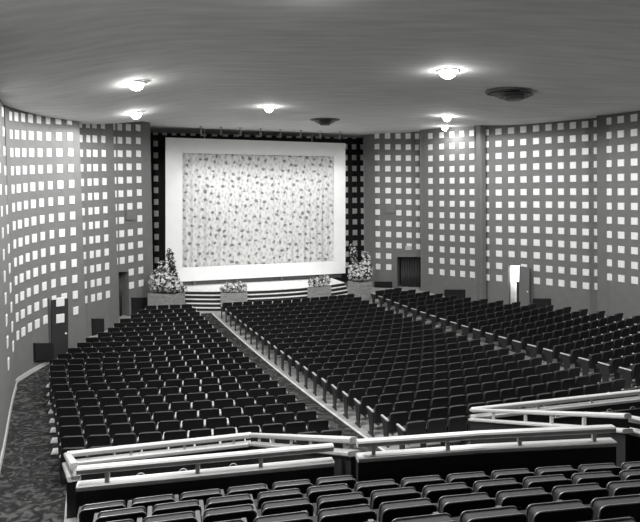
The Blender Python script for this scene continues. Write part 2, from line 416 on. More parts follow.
# curtains hung in the two dark doorways
def door_curtain(A, B, n, zt, x0t, x1t, label):
    mb = MB(); k = 40; vs = []
    for i in range(k+1):
        t = x0t+(x1t-x0t)*i/k; p = A.lerp(B, t)+n*(.35+.06*math.sin(i*1.25))
        vs += [(p.x, p.y, -.1), (p.x, p.y, zt-.05)]
    mb.add(vs, [(2*i, 2*i+2, 2*i+3, 2*i+1) for i in range(k)])
    o = mb.build('door_curtain', 'door_dark', None, True)
    mo = o.modifiers.new('thick', 'SOLIDIFY'); mo.thickness = .02
    return tag(o, label, 'curtain', 'doorway curtains')
door_curtain(A1, B1, n1, z1, .15, .95, 'dark pleated curtain in the doorway right of the screen')
door_curtain(A2, B2, n2, z2, .1, .8, 'dark pleated curtain in the doorway left of the screen')
# lamp burning inside the right hand doorway
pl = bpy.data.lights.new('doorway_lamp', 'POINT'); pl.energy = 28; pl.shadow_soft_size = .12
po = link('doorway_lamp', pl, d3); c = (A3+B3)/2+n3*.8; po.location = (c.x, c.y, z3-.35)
def door_leaf(key, hx, ytop, w, ang, m, label, flip=1, knobcol='white'):
    p = wpt(key, hx, ytop); d = tangent(key, hx); base = math.atan2(d.y, d.x)
    zt = p.z; zb = floor_z(*w2uv(p.x, p.y))+.02
    nrm = Vector((d.y, -d.x, 0))
    root = empty('door', (p.x+nrm.x*.075, p.y+nrm.y*.075, zb), base+ang)
    h = zt-zb
    mb = MB(); mb.box(0, w, -.022, .022, 0, h); lf = mb.build('leaf', m, root)
    q = MB(); q.lathe([(0, 0), (.035, .0), (.04, .03), (.02, .05), (0, .05)], 10)
    me = q.mesh('knob', 'white'); k = link('knob', me, lf); k.location = (w-.09, -.022, 1.0); k.rotation_euler = (math.pi/2, 0, 0)
    tag(root, label, 'door')
    return root, h
# left: dark leaf standing open, two tiles of the wall pattern on it
p0 = wpt('A', 49.5, 330)
rootL, hL = door_leaf('A', 46.9, 300, .60, math.radians(-40), 'door_dark', 'dark door with two white tiles, standing open beside the left aisle')
for zz in (hL-.1, hL-.72):
    t = link('tile', tile_mesh(.30, .33), rootL); t.location = (.31, -.022, zz); t.rotation_euler = (0, 0, math.pi)
rootR, hR = door_leaf('G', 519.9, 266, .64, math.radians(-14), 'door_grey', 'grey door swung open against the wide tiled wall by seats')
# dark box seen inside the bright doorway
c = A3.lerp(B3, .72)+n3*.55
mb = MB(); fz = floor_z(*w2uv(c.x, c.y)); mb.box(-.22, .22, -.2, .2, 0, 1.25); mb.box(-.24, .24, -.22, .22, 1.25, 1.3)
mb.box(-.18, .18, -.23, -.2, .1, .58); mb.box(-.18, .18, -.23, -.2, .66, 1.18)
o = mb.build('cabinet', 'door_dark'); o.location = (c.x, c.y, max(fz, -.0)); o.rotation_euler = (0, 0, math.atan2(n3.y, n3.x)-math.pi/2)
tag(o, 'dark cabinet standing inside the bright doorway', 'cabinet')
# floor-level grilles, the shade of their recessed openings painted on near-black
def grille(key, x0, x1, y0, y1, label):
    d = tangent(key, (x0+x1)/2); n = Vector((d.y, -d.x, 0))
    root = empty('wall_grille', wpt(key, (x0+x1)/2, y1))
    bk = on_wall_box('shade_backing', key, x0, x1, y0, y1, 'dark', .09, .03); bk.parent = root; bk.matrix_parent_inverse = Matrix.Translation(root.location).inverted()
    for i in range(7):
        y = y0+(y1-y0)*(i+.5)/7
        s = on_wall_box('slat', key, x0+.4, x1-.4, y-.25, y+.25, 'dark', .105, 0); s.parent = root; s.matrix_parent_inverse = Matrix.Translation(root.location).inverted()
    tag(root, label, 'grille', 'air grilles with painted black shade at the foot of the walls')
grille('A', 29.0, 47.0, 343, 361, 'air grille with painted black shade in the wall foot near the dark open door')
grille('B', 88.3, 99.5, 318.5, 336, 'air grille with painted black shade in the narrow panel behind pale seat tops')
grille('C', 129.5, 148.5, 297.5, 316, 'air grille with painted black shade between the left doorway and flower box')
grille('E', 374.3, 391.5, 281.5, 294, 'air grille with painted black shade between the right flower box and doorway')
grille('F', 445.0, 465.0, 289.5, 302, 'air grille with painted black shade behind the right block near bright pilaster')
grille('G', 533.5, 550.5, 298.5, 312, 'air grille with painted black shade beside the open grey door')
# small wall boxes
tag(on_wall_box('wall_speaker', 'E', 386.0, 396.4, 203.6, 212.8, 'door_grey', .12, .02), 'small grey speaker panel on wall right of the screen', 'speaker')
tag(on_wall_box('wall_speaker', 'C', 125.0, 134.0, 210.5, 219.8, 'door_grey', .12, .02), 'small grey speaker panel on wall left of the screen', 'speaker')
tag(on_wall_box('sign', 'E', 405.5, 411.5, 246, 250, 'sign', .08, .02), 'small pale sign box above the right curtained doorway', 'sign')

# ------------------------------------------------------------------ stage, steps, screen
VS = 31.25; RS = 9.0; U0, U1 = 4.7, 14.0; RIS = .172; TRD = .30
def step_v(u, i): return VS+TRD*i+(u-UC)**2/(2*RS)
fz0 = floor_z(UC, 31.2)-.02
stage = empty('stage', (*uv2w(UC, VS), fz0))
tag(stage, 'pale stage apron with five curved dark-faced steps below the screen', 'stage')
inv = Matrix.Translation(stage.location).inverted()
us = rng(U0, U1, 29)
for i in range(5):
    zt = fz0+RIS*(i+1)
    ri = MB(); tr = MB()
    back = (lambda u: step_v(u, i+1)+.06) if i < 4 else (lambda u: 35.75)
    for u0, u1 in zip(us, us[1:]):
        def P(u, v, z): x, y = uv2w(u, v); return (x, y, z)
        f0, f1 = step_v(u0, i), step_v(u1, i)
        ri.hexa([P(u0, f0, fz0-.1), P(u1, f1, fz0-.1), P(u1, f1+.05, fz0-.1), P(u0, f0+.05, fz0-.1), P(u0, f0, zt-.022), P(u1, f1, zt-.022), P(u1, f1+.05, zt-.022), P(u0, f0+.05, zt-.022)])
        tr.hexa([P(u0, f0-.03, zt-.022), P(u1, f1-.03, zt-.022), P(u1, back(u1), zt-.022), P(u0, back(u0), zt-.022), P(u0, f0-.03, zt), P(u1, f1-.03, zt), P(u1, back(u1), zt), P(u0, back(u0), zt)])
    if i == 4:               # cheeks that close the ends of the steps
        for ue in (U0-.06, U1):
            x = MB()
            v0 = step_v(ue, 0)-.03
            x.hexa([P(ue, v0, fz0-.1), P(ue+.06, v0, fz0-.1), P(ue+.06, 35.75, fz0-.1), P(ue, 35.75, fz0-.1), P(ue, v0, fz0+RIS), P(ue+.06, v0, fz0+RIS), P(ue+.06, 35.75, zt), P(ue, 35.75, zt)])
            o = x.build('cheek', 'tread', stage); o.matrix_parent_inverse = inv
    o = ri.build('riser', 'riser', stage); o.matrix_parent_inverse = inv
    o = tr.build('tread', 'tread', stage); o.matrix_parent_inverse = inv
stage_z = fz0+RIS*5
# screen frame
ZL = 34.5; ZR = ZL*145.1/130.0
sTL, sTR = px(163.6, 138.3, ZL), px(344.4, 142.4, ZR); sBL, sBR = px(167.6, 283.4, ZL), px(346.4, 272.4, ZR)
O = (sBL+sBR)/2; ax = (sTR-sTL); ax.z = 0; SWD = ((sTR-sTL).length+(sBR-sBL).length)/2; ax.normalize()
SANG = math.atan2(ax.y, ax.x)
zB, zT = (sBL.z+sBR.z)/2, (sTL.z+sTR.z)/2; HT = zT-zB
O = (sBL+sBR+sTL+sTR)/4
scr = empty('cinema_screen', (O.x, O.y, zB), SANG)
hw = SWD/2
il = -hw+SWD*.088; ir = hw-SWD*.062; ib = HT*.093; it = HT*.897
# splayed picture frame: outer rectangle forward, inner rectangle set back
def frame_piece(a, b, c, d, name):
    mb = MB(); o3 = [Vector((p[0], p[1], p[2])) for p in (a, b, c, d)]; dv = Vector((0, .12, 0))
    mb.hexa([o3[0], o3[1], o3[1]+dv, o3[0]+dv, o3[3], o3[2], o3[2]+dv, o3[3]+dv]); mb.build(name, 'frame', scr)
dep = .22
frame_piece((-hw, 0, 0), (hw, 0, 0), (ir, dep, ib), (il, dep, ib), 'bottom_rail')
frame_piece((il, dep, it), (ir, dep, it), (hw, 0, HT), (-hw, 0, HT), 'top_rail')
frame_piece((-hw, 0, 0), (il, dep, ib), (il, dep, it), (-hw, 0, HT), 'side_rail')
frame_piece((ir, dep, ib), (hw, 0, 0), (hw, 0, HT), (ir, dep, it), 'side_rail')
for xx in (-hw*.6, hw*.6):
    mb = MB(); mb.tube([(xx, .1, HT-.05), (xx, .1, ceil_z(O.x, O.y)-zB)], .03); mb.build('hanger_rod', 'metal', scr)
for xx in (-hw*.7, -hw*.25, hw*.25, hw*.7):
    mb = MB(); mb.box(xx-.06, xx+.06, .15, .27, stage_z-zB-.02, .2); mb.build('support_post', 'door_grey', scr)
tag(scr, 'large white picture frame around the screen curtain above the stage', 'screen frame')
# made-up grey plinth, added to fill the shaded gap beneath the frame
mb = MB(); mb.box(-hw*.9, hw*.98, .4, .6, stage_z-.02-zB, .3)
pln = mb.build('added_plinth', 'door_grey'); pln.location = (O.x, O.y, zB); pln.rotation_euler = (0, 0, SANG)
tag(pln, 'added low grey plinth filling the shaded gap beneath the screen frame', 'plinth')
# curtain
mb = MB(); nx, nz = 300, 3
cw0, cw1 = il-.05, ir+.05
for j in range(nz):
    for i in range(nx+1):
        t = i/nx; x = cw0+(cw1-cw0)*t
        y = .42+.045*math.sin(t*150)+.03*math.sin(t*61+1)
        if abs(t-.5) < .01: y += .05
        mb.v.append((x, y, ib-.06+(it-ib+.1)*j/(nz-1)))
for j in range(nz-1):
    for i in range(nx): mb.f.append((j*(nx+1)+i, j*(nx+1)+i+1, (j+1)*(nx+1)+i+1, (j+1)*(nx+1)+i))
cur = mb.build('screen_curtain', 'curtain', None, True); cur.location = (O.x, O.y, zB); cur.rotation_euler = (0, 0, SANG)
tag(cur, 'pale pleated curtain printed with small dark leaves, filling the frame', 'curtain')
# little spotlights on the ceiling in front of the screen
nsp = Vector((math.sin(SANG), -math.cos(SANG), 0))
SPX = [200.8, 221, 240.6, 260.7, 280.6, 300.6, 320.3, 340]
ORD = 'first second third fourth fifth sixth seventh eighth ninth tenth eleventh twelfth thirteenth fourteenth fifteenth sixteenth'.split()
for i, sx in enumerate(SPX):
    k = (sx-320)/FPX
    base = O+nsp*1.1
    # intersect the view ray column with the lamp line
    t = (k*base.y-base.x)/(ax.x-k*ax.y); p = base+ax*t
    cz = ceil_z(p.x, p.y)
    root = empty('spotlight', (p.x, p.y, cz), SANG)
    mb = MB(); mb.lathe([(.0, 0), (.07, 0), (.07, -.04), (0, -.04)], 10); mb.build('mount', 'metal', root)
    mb = MB(); mb.tube([(0, 0, -.03), (0, 0, -.28)], .018); mb.build('stem', 'metal', root)
    mb = MB(); mb.lathe([(0, .11), (.06, .1), (.085, -.1), (.075, -.1), (.05, .08), (0, .09)], 12)
    me = mb.mesh('lamp_can', 'metal'); cn = link('lamp_can', me, root); cn.location = (0, .02, -.34); cn.rotation_euler = (math.radians(25), 0, 0)
    tag(root, '%s small ceiling spotlight above the screen, counting from the left planter side' % ORD[i], 'spotlight', 'spotlights above the screen')
    l = bpy.data.lights.new('spot', 'SPOT'); l.energy = SPOT_W; l.spot_size = math.radians(80); l.spot_blend = 1; l.shadow_soft_size = .07
    lo = link('spot', l, root); tgt = O+ax*(t*.85); tgt.z = zB+HT*.12
    pos = Vector((p.x, p.y, cz-.46)); lo.location = (0, 0, -.46)
    lo.rotation_euler = (Matrix.Rotation(-SANG, 3, 'Z') @ (tgt-pos)).to_track_quat('-Z', 'Y').to_euler()

# ------------------------------------------------------------------ planters with flowers
def planter(x, y, z, w, d, h, rz, label, nb=4):
    root = empty('planter_box', (x, y, z), rz)
    for s, (x0, x1, y0, y1) in enumerate(((-w/2, w/2, -d/2, -d/2+.04), (-w/2, w/2, d/2-.04, d/2), (-w/2, -w/2+.04, -d/2+.04, d/2-.04), (w/2-.04, w/2, -d/2+.04, d/2-.04))):
        for i in range(nb):
            q = .006*((i+s) % 2)
            mb = MB(); mb.box(x0-q, x1+q, y0-q, y1+q, h*i/nb+.008, h*(i+1)/nb); mb.build('plank', 'plank', root)
    mb = MB(); mb.box(-w/2+.03, w/2-.03, -d/2+.03, d/2-.03, .02, h-.06); mb.build('soil', 'leaf', root)
    tag(root, label, 'planter'); return root
def plant(name, loc, blobs, label, nleaf, nblo, rz=0, lsz=.11, bsz=.075, cat='plant'):
    root = empty(name, loc, rz); rnd = random.Random(hash(label) % 1000 if False else len(label)*7+nleaf)
    st = MB(); lf = MB(); bl = MB()
    tot = sum(b[3]*b[4]*b[5] for b in blobs)
    for (cx, cy, cz, rx, ry, rz_) in blobs:
        for _ in range(5):
            e = (cx+rnd.uniform(-.6, .6)*rx, cy+rnd.uniform(-.6, .6)*ry, cz+rnd.uniform(-.2, .7)*rz_)
            st.tube([(cx*.6, cy*.6, -.1), ((cx+e[0])/2, (cy+e[1])/2, e[2]*.5), e], .012, 4)
        fr = rx*ry*rz_/tot
        def pt(sh):
            while 1:
                a = Vector((rnd.uniform(-1, 1), rnd.uniform(-1, 1), rnd.uniform(-1, 1)))
                if sh < a.length < 1: break
            return Vector((cx+a.x*rx, cy+a.y*ry, max(cz+a.z*rz_, .09+.05*rnd.random()))), a.normalized()
        for _ in range(int(nleaf*fr)+12):
            p, n = pt(.2); n = (n+Vector((rnd.uniform(-.8, .8), rnd.uniform(-.8, .8), rnd.uniform(-.3, .9)))).normalized()
            t = n.orthogonal().normalized(); t = Matrix.Rotation(rnd.uniform(0, 6.28), 3, n) @ t; b = n.cross(t); s = lsz*rnd.uniform(.6, 1.3)
            lf.add([p-t*s, p+b*s*.4-n*s*.1, p+t*s-n*s*.2, p-b*s*.4-n*s*.1, p+n*s*.12], [(0, 1, 4), (1, 2, 4), (2, 3, 4), (3, 0, 4)])
        for _ in range(int(nblo*fr)+6):
            p, n = pt(.72); n = (n+Vector((rnd.uniform(-.5, .5), rnd.uniform(-.5, .5), rnd.uniform(-.3, .5)))).normalized()
            t = n.orthogonal().normalized(); t = Matrix.Rotation(rnd.uniform(0, 6.28), 3, n) @ t; b = n.cross(t); s = bsz*rnd.uniform(.6, 1.3)
            vs = [p]+[p+(t*math.cos(k*math.pi/5)+b*math.sin(k*math.pi/5))*s*(1 if k % 2 == 0 else .62)+n*s*.35*(k % 2 == 0) for k in range(10)]
            bl.add(vs, [(0, k+1, (k+1) % 10+1) for k in range(10)])
    st.build('stems', 'leaf', root)
    o = lf.build('foliage', 'leaf', root); o['kind'] = 'stuff'
    if nblo: o = bl.build('blossoms', 'blossom', root); o['kind'] = 'stuff'
    tag(root, label, cat, 'flowers on the stage steps'); return root
fzp = floor_z(4, 31.5)
pL = px(166.6, 300, 31.5); hL_ = 1.06
planter(pL.x, pL.y, fzp-.01, 1.5, 1.1, hL_, math.radians(-14), 'tall plank flower box at the left end of the stage steps', 5)
plant('flowering_plant', (pL.x, pL.y, fzp+hL_), [(-.4, 0, .5, .5, .5, .65), (-.1, 0, .5, .5, .5, .6), (.35, .0, .3, .5, .5, .45), (-.2, .1, 1.15, .28, .28, .5), (.75, 0, .15, .3, .3, .3)],
      'broad mound of white flowers in the left tall plank box', 460, 640)
plant('climbing_plant', (pL.x+.1, pL.y+.3, fzp+hL_), [(.2, 0, .6, .25, .2, .6), (.08, 0, 1.3, .24, .2, .5), (0, 0, 1.85, .2, .18, .35)],
      'dark climbing ivy behind the left mound of white flowers', 260, 60, lsz=.1, bsz=.05)
pR = px(360, 290, 34.4)
zR = floor_z(*w2uv(pR.x, pR.y))
planter(pR.x, pR.y, zR-.01, .96, .96, 1.12, math.radians(40), 'tall plank flower box at the right end of the stage steps', 5)
plant('flowering_plant', (pR.x, pR.y, zR+1.12), [(-.2, 0, .45, .5, .5, .6), (.3, .0, .5, .42, .42, .75), (.35, .05, 1.2, .26, .25, .45)],
      'broad mound of white flowers in the right tall plank box', 400, 560)
plant('climbing_plant', (pR.x-.3, pR.y+.2, zR+1.12), [(.0, 0, .7, .22, .2, .7), (-.05, 0, 1.5, .24, .2, .5), (-.1, 0, 1.8, .2, .18, .3)],
      'leafy climbing plant with small blossoms beside the right flower mound', 220, 120, lsz=.1, bsz=.05)
def on_step(u, i): x, y = uv2w(u, step_v(u, i)+.18); return x, y, fz0+RIS*(i+1)
for (xp, yp, zz, lab) in ((234, 297, 32.6, 'low plank flower box on the steps near the carpeted aisle'), (319.5, 291, 33.5, 'low plank flower box on the steps near the right end')):
    u = UC
    for _ in range(40):
        w = uv2w(u, step_v(u, 1)+.12); u += (xp-(320+FPX*w[0]/w[1]))*w[1]/FPX*.8
    p = Vector((*w, 0)); hh = .56 if xp < 300 else .64; zb = fz0+RIS*2+hh-.42
    slope = SANG+math.atan((u-UC)/RS)*.9-.02
    planter(p.x, p.y, fz0+RIS*2, 1.38, .27, hh, slope, lab, 3)
    plant('flowering_plant', (p.x, p.y, zb+.42), [(-.4, 0, .22, .33, .25, .32), (.35, 0, .25, .35, .25, .36), (0, 0, .2, .4, .25, .28)],
          lab.replace('low plank flower box', 'row of white flowers in low box'), 150, 190, rz=slope, lsz=.09, bsz=.075)

# ------------------------------------------------------------------ theatre seats
def outline(w, z0, z1, r, n=5):   # back outline from lower left, over the top, to lower right
    pts = [(-w/2, z0)]
    for k in range(n+1):
        a = math.pi-math.pi/2*k/n; pts.append((-w/2+r+r*math.cos(a), z1-r+r*math.sin(a)))
    for k in range(n+1):
        a = math.pi/2-math.pi/2*k/n; pts.append((w/2-r+r*math.cos(a), z1-r+r*math.sin(a)))
    pts.append((w/2, z0)); return pts
LEAN = .22
def warp(x, y, z, curve=.35): return (x, y-LEAN*max(0, z-.30)+curve*(.06-x*x)*-.0-curve*(.055-x*x)*.6, z)
def back_slab(w, z0, z1, y0, y1, r, n=5, dome=0, mid=3):
    """a slab with rounded top corners between two y planes, domed on the front"""
    pts = outline(w, z0, z1, r, n); mb = MB(); k = len(pts)
    for y, s in ((y0, 1), (y1, .97)):
        for x, z in pts: mb.v.append(warp(x*s, y, z0+(z-z0)*(s if s == 1 else .985)))
    for i in range(k-1): mb.f.append((i, k+i, k+i+1, i+1))
    mb.f.append((k-1, 2*k-1, k, 0))
    # faces as vertical strips so that the curved plan stays smooth
    def cap(off, flip, bulge):
        # pair left and right points of the same height
        half = k//2
        for i in range(half-1):
            a, b, c, d = off+i, off+i+1, off+k-2-i, off+k-1-i
            mb.f.append((a, b, c, d) if flip else (d, c, b, a))
    if not dome:
        cap(0, False, 0)
    else: cap(0, False, 0)
    cap(k, True, dome)
    return mb
def trim_path(w, z0, z1, r, y, n=5): return [warp(x, y, z) for x, z in outline(w, z0, z1, r, n)]
def seat_parts(w, top, near):
    P = {}
    n = 6 if near else 3
    P['back_panel'] = (back_slab(w, .34, top, -.015, .012, .05, n), 'seat_shell')
    P['back_cushion'] = (back_slab(w*.955, .40, top-.006, .010, .108 if near else .09, .04, n), 'seat_fabric')
    mb = MB(); mb.tube(trim_path(w+.004, .38, top+.003, .052, -.012, n), .0065 if near else .006, 5)
    P['back_trim'] = (mb, 'trim' if near else 'trim_dull')
    if near:
        mb = MB(); mb.tube(trim_path(w*.95, .58, top-.006, .04, .105, n), .006, 5); P['piping'] = (mb, 'trim')
    # tipped-up seat cushion
    mb = MB(); a = math.radians(10); c, s = math.cos(a), math.sin(a); hw_ = w/2-.015
    def R(y, z): return (.07+y*c-z*s, .40+y*s+z*c)
    prof = [(0, -.05), (.36, -.05), (.40, -.02), (.41, .02), (.38, .055), (.02, .05)]
    q = [R(y, z) for y, z in prof]; k = len(q)
    mb.add([(sx*hw_, y+.02, z) for sx in (-1, 1) for y, z in q], [(i, (i+1) % k, k+(i+1) % k, k+i) for i in range(k)]+[tuple(range(k-1, -1, -1)), tuple(range(k, 2*k))])
    P['seat'] = (mb, 'seat_fabric')
    return P
def standard_mb(x):
    mb = MB()
    prof = [(-.05, 0), (.30, 0), (.30, .03), (.20, .06), (.22, .30), (.36, .54), (.36, .60), (-.02, .60), (-.04, .40), (.02, .06), (-.05, .03)]
    k = len(prof); t = .018
    mb.add([(x+sx*t, y, z) for sx in (-1, 1) for y, z in prof], [(i, (i+1) % k, k+(i+1) % k, k+i) for i in range(k)])
    # the profile is concave: cap it by strips
    for o, fl in ((0, True), (k, False)):
        for q in ((0, 1, 2, 10), (2, 3, 9, 10), (3, 4, 8, 9), (4, 5, 6, 7), (4, 7, 8)):
            f = tuple(o+i+len(mb.v)-2*k for i in q); mb.f.append(f if fl else f[::-1])
    return mb
def arm_mb(x):
    mb = MB(); t = .028
    mb.hexa([(x-t, -.03, .60), (x+t, -.03, .60), (x+t, .37, .60), (x-t, .37, .60), (x-t*.8, -.02, .632), (x+t*.8, -.02, .632), (x+t*.7, .36, .625), (x-t*.7, .36, .625)])
    return mb
def make_seat(pitch, top, near):
    w = pitch-.055
    parts = seat_parts(w, top, near); me = {}
    for k, (mb, m) in parts.items():
        me[k] = mb.mesh(k, m)
        for p in me[k].polygons: p.use_smooth = (k in ('back_trim', 'piping'))
    me['standard_l'] = standard_mb(-pitch/2).mesh('standard', 'iron'); me['standard_r'] = standard_mb(pitch/2).mesh('standard', 'iron')
    ma = 'arm_dark' if near else 'arm'
    me['arm_l'] = arm_mb(-pitch/2).mesh('armrest', ma); me['arm_r'] = arm_mb(pitch/2).mesh('armrest', ma)
    return me
KIT = {'near': make_seat(.49, .815, True), 'side': make_seat(PW, .80, False), 'centre': make_seat(PC, .80, False)}
def put_seat(kit, x, y, z, rz, last, label, group, scale=1):
    k = KIT[kit]; root = empty('theatre_seat', (x, y, z), rz); root.scale = (scale, 1, 1)
    for nm in ('back_panel', 'back_cushion', 'back_trim', 'piping', 'seat'):
        if nm in k: link(nm, k[nm], root)
    link('standard', k['standard_l'], root); link('armrest', k['arm_l'], root)
    if last: link('standard', k['standard_r'], root); link('armrest', k['arm_r'], root)
    tag(root, label, 'seat', group)
# positions of all the seats in the three main blocks
spots = []
def arc_heading(r, u):
    e = .01; a = uv2w(u-e, row_v(r, u-e)); b = uv2w(u+e, row_v(r, u+e)); return math.atan2(b[1]-a[1], b[0]-a[0])
for r in range(23):
    s = shift(r)
    for blk, n, ustart, dirn, pw, kit in (('left', LN[r], 4.954+s, -1, LFIT[r]*PW/LN[r], 'side'), ('centre', NCEN, 6.353+s, 1, PC, 'centre'), ('right', RN[r], 14.633+s, 1, RFIT[r]*PW/RN[r], 'side')):
        for i in range(n):
            u = ustart+dirn*(i+.5)*pw; v = row_v(r, u)
            x, z = uv2w(u, v); spots.append((z, blk, r, i, x, z, floor_z(u, v), arc_heading(r, u), kit, n, dirn, pw/(PW if kit == 'side' else PC)))
spots = [q for q in spots if abs(q[4]/q[5]*FPX+0) < 470 and q[4] < 13.3]
REAR = []
# upper section: rows behind the parapets
RA = math.radians(12.2); ca, sa = math.cos(RA), math.sin(RA)
def rear(a, b): return (a*ca-b*sa, a*sa+b*ca)
RROWS = []
for j in range(6):
    b = 6.74-.708*j; drop = 3.15-.252*j
    a0 = -1.07+.10*j+(.245 if j % 2 else 0)*(1 if j > 1 else .6); n = 6 if j == 0 else 15
    RROWS.append((b, drop, a0, n))
    for i in range(n):
        a = a0+(i+.5)*.49; x, y = rear(a, b-.015*(a-1.3)**2); REAR.append((j, i, x, y, E-drop-.815, a))
NUM = ['one', 'two', 'three', 'four', 'five', 'six', 'seven', 'eight', 'nine', 'ten', 'eleven', 'twelve', 'thirteen', 'fourteen', 'fifteen', 'sixteen', 'seventeen', 'eighteen', 'nineteen', 'twenty', 'twenty-one', 'twenty-two', 'twenty-three']
def ok(x, y, z):
    if y < 1.2: return False
    X = 320+FPX*x/y; Y = YH+FPX*(E-z-.8)/y; return -30 < X < 675 and Y < 530
nr = 0
for j, i, x, y, z, a in REAR:
    if not ok(x, y, z): continue
    nr += 1
    put_seat('near', x, y, z, RA-.03*(a-1.3), i == RROWS[j][3]-1, 'padded seat with pale piping, upper section row %s behind the rails, %s from left end' % (NUM[j], ORD[i]), 'padded seats in the upper section')
spots.sort(key=lambda q: (abs(q[4]/q[5]*FPX) > 325, q[0]))
NIND = 298-nr
AIS = {'left': 'left block, row %s from the back, %s from the carpeted aisle', 'centre': 'centre block, row %s from the back, %s from the carpeted aisle', 'right': 'right block, row %s from the back, %s from the inner aisle'}
for q in spots[:NIND]:
    _, blk, r, i, x, y, z, rz, kit, n, dirn, sx = q
    last = (i == 0) if dirn < 0 else (i == n-1)
    put_seat(kit, x, y, z, rz, last, 'dark theatre seat, '+AIS[blk] % (NUM[r], ORD[i]), 'seats of the %s block' % blk, sx)
# the remaining, farther seats: one mesh, several materials
def far_mesh():
    V = []; F = []; MI = []; mats = ['seat_shell', 'seat_fabric', 'trim_dull', 'iron', 'arm']; idx = {m: i for i, m in enumerate(mats)}
    geo = {}
    for kit in ('side', 'centre'):
        g = []
        for nm, me in KIT[kit].items():
            g.append((nm, [v.co.copy() for v in me.vertices], [tuple(p.vertices) for p in me.polygons], idx[me.materials[0].name_full] if me.materials[0].name_full in idx else {'seat_back_shell': 0, 'dark_mohair': 1, 'seat_trim_dull': 2, 'seat_standard_iron': 3, 'pale_armrest': 4}[me.materials[0].name]))
        geo[kit] = g
    for q in spots[NIND:]:
        _, blk, r, i, x, y, z, rz, kit, n, dirn, sx = q
        last = (i == 0) if dirn < 0 else (i == n-1)
        c, s = math.cos(rz), math.sin(rz)
        for nm, vs, fs, mi in geo[kit]:
            if nm.endswith('_r') and not last: continue
            o = len(V)
            V.extend((x+a.x*sx*c-a.y*s, y+a.x*sx*s+a.y*c, z+a.z) for a in vs)
            F.extend(tuple(k+o for k in f) for f in fs); MI.extend([mi]*len(fs))
    me = bpy.data.meshes.new('far_seats'); me.from_pydata(V, [], F); me.update()
    for m in mats: me.materials.append(M[m])
    me.polygons.foreach_set('material_index', MI)
    o = link('theatre_seats', me); return o
tag(far_mesh(), 'farther rows of dark theatre seats towards the stage', 'seats', kind='stuff')
# pale floor marks at the wall-side row ends of the left block
FPT = [(49.5, 383.8), (50.4, 392.3), (51.7, 400.5), (52.4, 409.6), (53.3, 419), (54.2, 428.4), (55, 438.8), (56, 449.7)]
for i, (fx, fy) in enumerate(FPT):
    r = 7-i
    d = 5.45
    for _ in range(6):
        p = pxd(fx, fy+2, d); d = E-floor_z(*w2uv(p.x, p.y))-.02
    mb = MB(); mb.box(-.085, .085, -.16, .16, -.03, .022)
    o = mb.build('floor_mark', 'white', fl); o.location = (p.x, p.y, E-d); o.rotation_euler = (0, 0, TH-.1)

# ------------------------------------------------------------------ upper section: stepped platform, parapets, rails
plat = empty('balcony_platform', (*rear(2, 5), 0)); struct(plat, 'dark stepped platform carrying the upper seats')
pinv = Matrix.Translation(plat.location).inverted()
def rbox(a0, a1, b0, b1, z0, z1, name, m, parent=None):
    p = [rear(a0, b0), rear(a1, b0), rear(a1, b1), rear(a0, b1)]
    mb = MB(); mb.hexa([(x, y, z0) for x, y in p]+[(x, y, z1) for x, y in p]); o = mb.build(name, m, parent)
    return o
for j, (b, drop, a0, n) in enumerate(RROWS):
    top = E-drop-.815; bf = b+.42 if j else b+.55
    o = rbox(-1.25, 2.15 if j == 0 else 9.0, b-.32 if j < 5 else -3.5, bf, -.1, top, 'step', 'parapet', plat); o.matrix_parent_inverse = pinv
# rail runs: list of world points for the top bar
def rail_run(name, pts, label, posts, gap=.175, th=.075, wd=.11, cap_w=.16, wall=None, group='white guard rails', lower=True):
    root = empty(name, pts[0]); iv = Matrix.Translation(pts[0]).inverted()
    def add(mb, nm, m='rail'):
        o = mb.build(nm, m, root); o.matrix_parent_inverse = iv; return o
    for a, b in zip(pts, pts[1:]):
        d = (b-a).normalized()
        mb = MB(); mb.bar(a, b, wd, th, .018); add(mb, 'top_rail')
        if lower:
            mb = MB(); mb.bar(a-Vector((0, 0, gap)), b-Vector((0, 0, gap)), cap_w, th*.85, .014); add(mb, 'lower_rail')
    for s, t in posts:
        p = pts[s].lerp(pts[s+1], t); mb = MB(); mb.bar(p-Vector((0, 0, gap)), p, .045, .05); add(mb, 'post')
    tag(root, label, 'railing', group); return root
def parapet(name, pts, bottom, m='parapet', th=.12, gap=.2):
    mb = MB()
    for a, b in zip(pts, pts[1:]):
        d = (b-a); d.z = 0; n = Vector((-d.y, d.x, 0)).normalized()*th/2
        mb.hexa([Vector((p.x, p.y, bottom))+q for p, q in ((a, -n), (b, -n), (b, n), (a, n))]+[Vector((p.x, p.y, p.z-gap))+q for p, q in ((a, -n), (b, -n), (b, n), (a, n))])
    return struct(mb.build(name, m), 'dark parapet wall under the white rail')
DN, DC, DF = 3.1, 2.95, 4.5
Na, Nb = pxd(77, 470.5, DN), pxd(333, 447, DN)
Ca, Cm, Cb = pxd(357, 443.5, DC), pxd(480, 434.8, DC), pxd(613.5, 428.5, DC)
Fa, Fb = pxd(67, 454.5, DF), pxd(251, 435, DF)
Ga, Gb = pxd(472, 410, DF), pxd(690, 386.5, DF)
SE = pxd(628, 416, 2.95)
Ni, Nj = pxd(629, 418.5, 3.05), pxd(668, 426, 3.05)
rail_run('guard_rail', [Na, Nb], 'white double rail in front of the left upper seats', [(0, .11), (0, .45), (0, .70)], gap=.18)
rail_run('guard_rail', [Ca, Cm, Cb], 'long white double rail in front of the middle upper seats', [(0, .13), (0, .73), (1, .29), (1, .85)], gap=.17, wd=.12)
rail_run('guard_rail', [Fa, Fb], 'white double rail behind the last row of the left block', [(0, .33), (0, .62), (0, .9)], gap=.16, th=.085)
rail_run('guard_rail', [Fa, Fa.lerp(Na, .8)], 'short white rail returning from the wall end of the left rails', [(0, .8)], gap=.16, th=.07)
